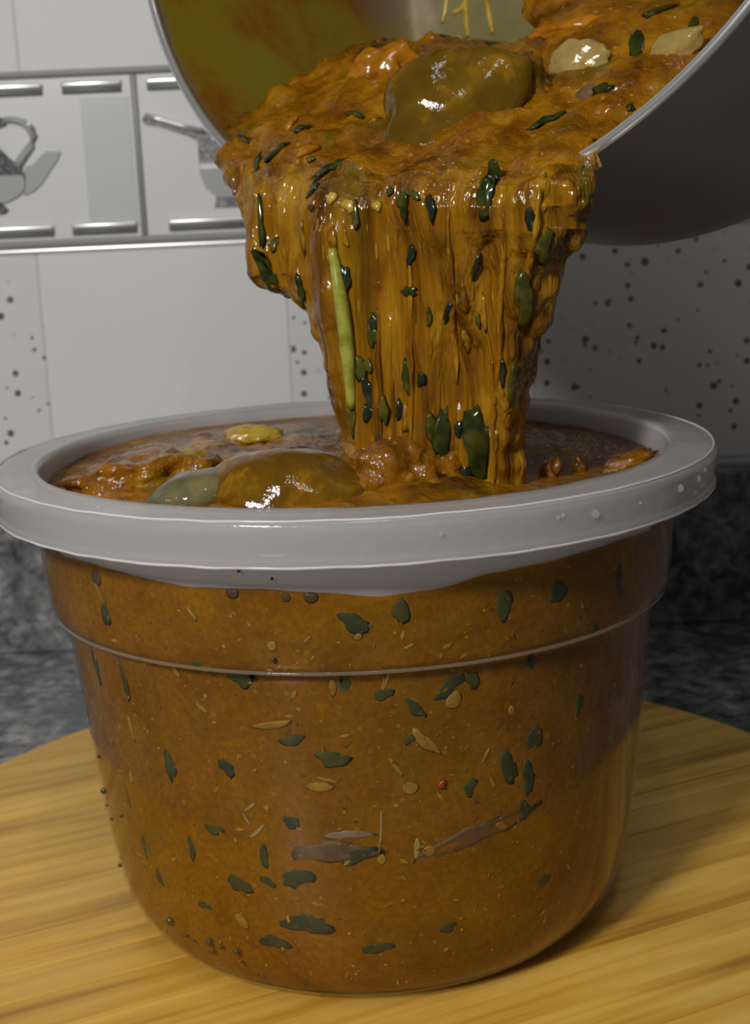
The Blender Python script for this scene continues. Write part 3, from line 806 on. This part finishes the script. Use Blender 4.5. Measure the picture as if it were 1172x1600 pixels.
# herbs carried by the poured stew
HERBS = [(520, 262, 52, 20, 40, 0), (492, 296, 34, 16, 45, 2), (430, 240, 60, 12, 35, 0), (403, 262, 10, 44, 10, 0), (575, 80, 60, 22, 15, 0), (641, 105, 20, 24, 0, 2), (762, 300, 28, 66, -8, 0), (855, 188, 54, 16, 30, 0),
         (633, 325, 14, 36, 0, 0), (675, 325, 18, 34, 0, 2), (612, 300, 16, 12, 0, 0), (420, 430, 26, 60, 25, 0), (408, 350, 14, 60, 5, 0), (540, 432, 16, 34, 0, 2), (820, 470, 30, 80, -4, 1), (850, 385, 22, 50, 0, 1), (745, 700, 40, 110, -5, 0),
         (690, 680, 22, 90, -5, 0), (725, 760, 40, 70, 0, 2), (660, 592, 14, 26, 0, 2), (470, 200, 26, 12, 20, 0), (555, 178, 26, 18, -20, 0), (640, 455, 30, 12, 0, 0), (800, 600, 16, 60, 0, 1), (600, 640, 14, 50, 0, 1), (470, 450, 14, 30, 10, 0), (435, 128, 16, 12, 0, 0)]
for i, (u, v, L, W, a, k) in enumerate(HERBS):
    flake('herb_leaf', bvh_p, u, v, L, W, a, (M_wleaf, M_wleafb, M_wleafd)[k], pour, .00025, .00025, 'leaf', i)
rs = random.Random(5)
for i in range(46):
    v = rs.uniform(150, 700); L_, R_ = lerp_rows(ROWS, v)[:2]; u = rs.uniform(L_ + 12, R_ - 12)
    if 590 < u < 850 and 90 < v < 275: continue
    f_ = v > 330
    flake('herb_leaf' if i % 3 else 'pepper_shred', bvh_p, u, v, rs.uniform(8, 16) if f_ else rs.uniform(14, 30), rs.uniform(20, 48) if f_ else rs.uniform(8, 14), rs.uniform(-12, 12) if f_ else rs.uniform(-60, 60),
          (M_wleaf, M_wleafb, M_wleafd)[i % 3 if i % 3 else 0] if i % 3 else M_pshred, pour, .0002, .0003, 'leaf', i + 60)
for i, (u, v, L, W, a, k) in enumerate([(995, 75, 20, 62, 5, 0), (1030, 18, 60, 12, 20, 0), (940, 140, 40, 12, 25, 0), (1085, 40, 16, 34, 0, 0)]):
    flake('herb_leaf', bvh_b, u, v, L, W, a, (M_wleaf, M_wleafb)[k], bank, .00025, .0003, 'leaf', i)
pts = []
for k in range(22):
    t_ = k / 21; uu, vv = 519 + 30 * t_ + 5 * math.sin(t_ * 3), 388 + 250 * t_
    h = bvh_p.ray_cast(CAM, ray(uu, vv).normalized())
    if h[0] is not None: pts.append(h[0] + (CAM - h[0]).normalized() * .0006)
for _ in range(3): pts = [pts[0]] + [(pts[i - 1] + pts[i] * 2 + pts[i + 1]) / 4 for i in range(1, len(pts) - 1)] + [pts[-1]]
vs, f2 = tube(pts, [.0009 + .0011 * math.sin(math.pi * (.08 + .84 * k / (len(pts) - 1))) for k in range(len(pts))], 10)
stk = from_data('herb_stalk', vs, f2, M_stalk, None); tag(stk, 'long yellow green stalk falling down the left side of the poured stew', 'stalk')
for i, (u, v, L, W, a) in enumerate([(546, 322, 22, 22, 0), (520, 310, 14, 20, 0), (590, 322, 14, 18, 0), (455, 195, 40, 18, 30), (480, 235, 50, 20, 35)]):
    flake('pepper_shred', bvh_p, u, v, L, W, a, M_fibre if i < 3 else M_chunko, pour, .0004, .0008, 'leaf', 40 + i)
# chunks riding on the poured stew
def ride(bvh, u, v, wpx, hpx, sink, rot, mat, seed, name, label, cat, rough=.1, freq=1.3, dep=.7):
    h, dist = hit(bvh, u, v); s = dist / FPX / 2
    size = (wpx * s, min(wpx, hpx) * s * dep, hpx * s)
    o = chunk(name, h + ray(u, v).normalized() * size[1] * sink, size, rot, mat, seed, rough, freq); tag(o, label, cat); return o
M_bigp = wet_chunk_mat('meat_poured_olive', (.10, .052, .002), (.16, .088, .005), 55, .5)
ride(bvh_p, 712, 178, 250, 185, .42, (0, R(-28), R(-10)), M_bigp, 31, 'meat_chunk', 'largest smooth olive chunk with a white glint sliding out of the pot', 'meat', .13, 1.3)
ride(bvh_p, 592, 118, 118, 84, .1, (0, R(-30), R(-10)), M_chunko, 33, 'meat_chunk', 'rough orange chunk behind the largest olive chunk in the pot', 'meat', .2, 2.0)
ride(bvh_p, 812, 150, 90, 120, .4, (0, R(10), R(-20)), leaf_mat('meat_dark_brown', (.09, .04, .004), (.17, .085, .008), .15), 34, 'meat_chunk', 'dark brown chunk right of the largest olive chunk in the pot', 'meat', .2, 1.7)
M_pale = wet_chunk_mat('pale_coated', (.30, .20, .05), (.42, .31, .10), 70, .8)
ride(bvh_b, 905, 102, 100, 66, .55, (0, R(-12), R(-30)), M_pale, 35, 'vegetable_piece', 'pale yellow cut piece lying in the right half of the pot', 'vegetable', .16, 1.2, .5)
ride(bvh_b, 1052, 82, 96, 50, .55, (0, R(-25), R(-30)), M_pale, 37, 'vegetable_piece', 'pale yellow piece close to the right rim of the pot', 'vegetable', .16, 1.3, .5)
ride(bvh_b, 890, 42, 120, 22, .2, (0, R(-6), R(-30)), M_chunko, 38, 'vegetable_piece', 'pointed orange sliver above the pale pieces in the pot', 'vegetable', .16, 1.6)
ride(bvh_b, 925, 148, 66, 30, .3, (0, R(-20), R(-30)), M_meatg, 39, 'meat_chunk', 'mauve grey piece below the pale cut piece in the pot', 'meat', .12, 1.4)

# drips on the inside of the pot
bvh_in = BVHTree.FromPolygons([pot.matrix_world @ Vector(v) for v in revolve(prin, 96)[0]], revolve(prin, 96)[1])
for path in ([(735, -8), (722, 14), (705, 22)], [(728, 8), (730, 40), (733, 62)], [(760, 0), (766, 30), (772, 58)], [(700, -10), (696, 20), (690, 40)]):
    pts = []
    for (a0, b0), (a1, b1) in zip(path, path[1:]):
        for k in range(5):
            t_ = k / 5; h = bvh_in.ray_cast(CAM, ray(a0 + (a1 - a0) * t_, b0 + (b1 - b0) * t_).normalized())
            if h[0] is not None: pts.append(pot.matrix_world.inverted() @ h[0])
    if len(pts) > 3:
        vs, f2 = tube(pts, .0011, 8); from_data('sauce_drip', vs, f2, M_fibre, pot)

# ------------------------------------------------------------------ water drops on the tub
vsT, fsT = revolve(outer, 192); bvh_t = BVHTree.FromPolygons([Vector(v) for v in vsT], fsT)
vsR, fsR = revolve(rimp, 192, True); bvh_r = BVHTree.FromPolygons([Vector(v) for v in vsR], fsR)
M_dropd = MT('drop_dark').set(Base_Color=(.10, .06, .02), Roughness=.05).m
DROPS = [(265, 1440, 16), (150, 1182, 9), (157, 1236, 13), (183, 1352, 9), (290, 1462, 8), (303, 1470, 7), (326, 1472, 16), (345, 1480, 9), (332, 1486, 11), (369, 1487, 14), (376, 1503, 7), (328, 1488, 7), (402, 1522, 7), (412, 1528, 9), (475, 1540, 11), (162, 1258, 6), (170, 1280, 6), (184, 1275, 8),
         (373, 892, 8), (426, 1030, 12), (425, 904, 7)]
for u, v, s in DROPS:
    h = None; u += 5 if u < 260 else 0
    for du in range(0, 14, 2):
        h = bvh_t.ray_cast(CAM, ray(u + du, v - du * .7).normalized())
        if h[0] is not None: break
    if h[0] is None: continue
    r = s / 2 * h[3] / FPX
    bm = bmesh.new(); bmesh.ops.create_icosphere(bm, subdivisions=2, radius=r)
    o = from_bm('water_drop', bm, M_dropd if s < 20 else M_water, tub, True, h[0]); o.scale = (.8, .6, .8)
for u, v, s in [(1090, 748, 12), (1100, 735, 9), (1062, 763, 14), (1096, 758, 12), (930, 803, 16), (880, 805, 9), (1000, 786, 7), (125, 768, 16), (160, 841, 5), (872, 809, 8), (690, 835, 9), (1085, 770, 8), (155, 793, 8)]:
    h = bvh_r.ray_cast(CAM, ray(u, v).normalized())
    if h[0] is None: continue
    r = s / 2 * h[3] / FPX
    bm = bmesh.new(); bmesh.ops.create_icosphere(bm, subdivisions=2, radius=r)
    o = from_bm('water_drop', bm, M_water, tub, True, h[0]); o.scale = (1, .6, 1)
bpy.context.view_layer.update()
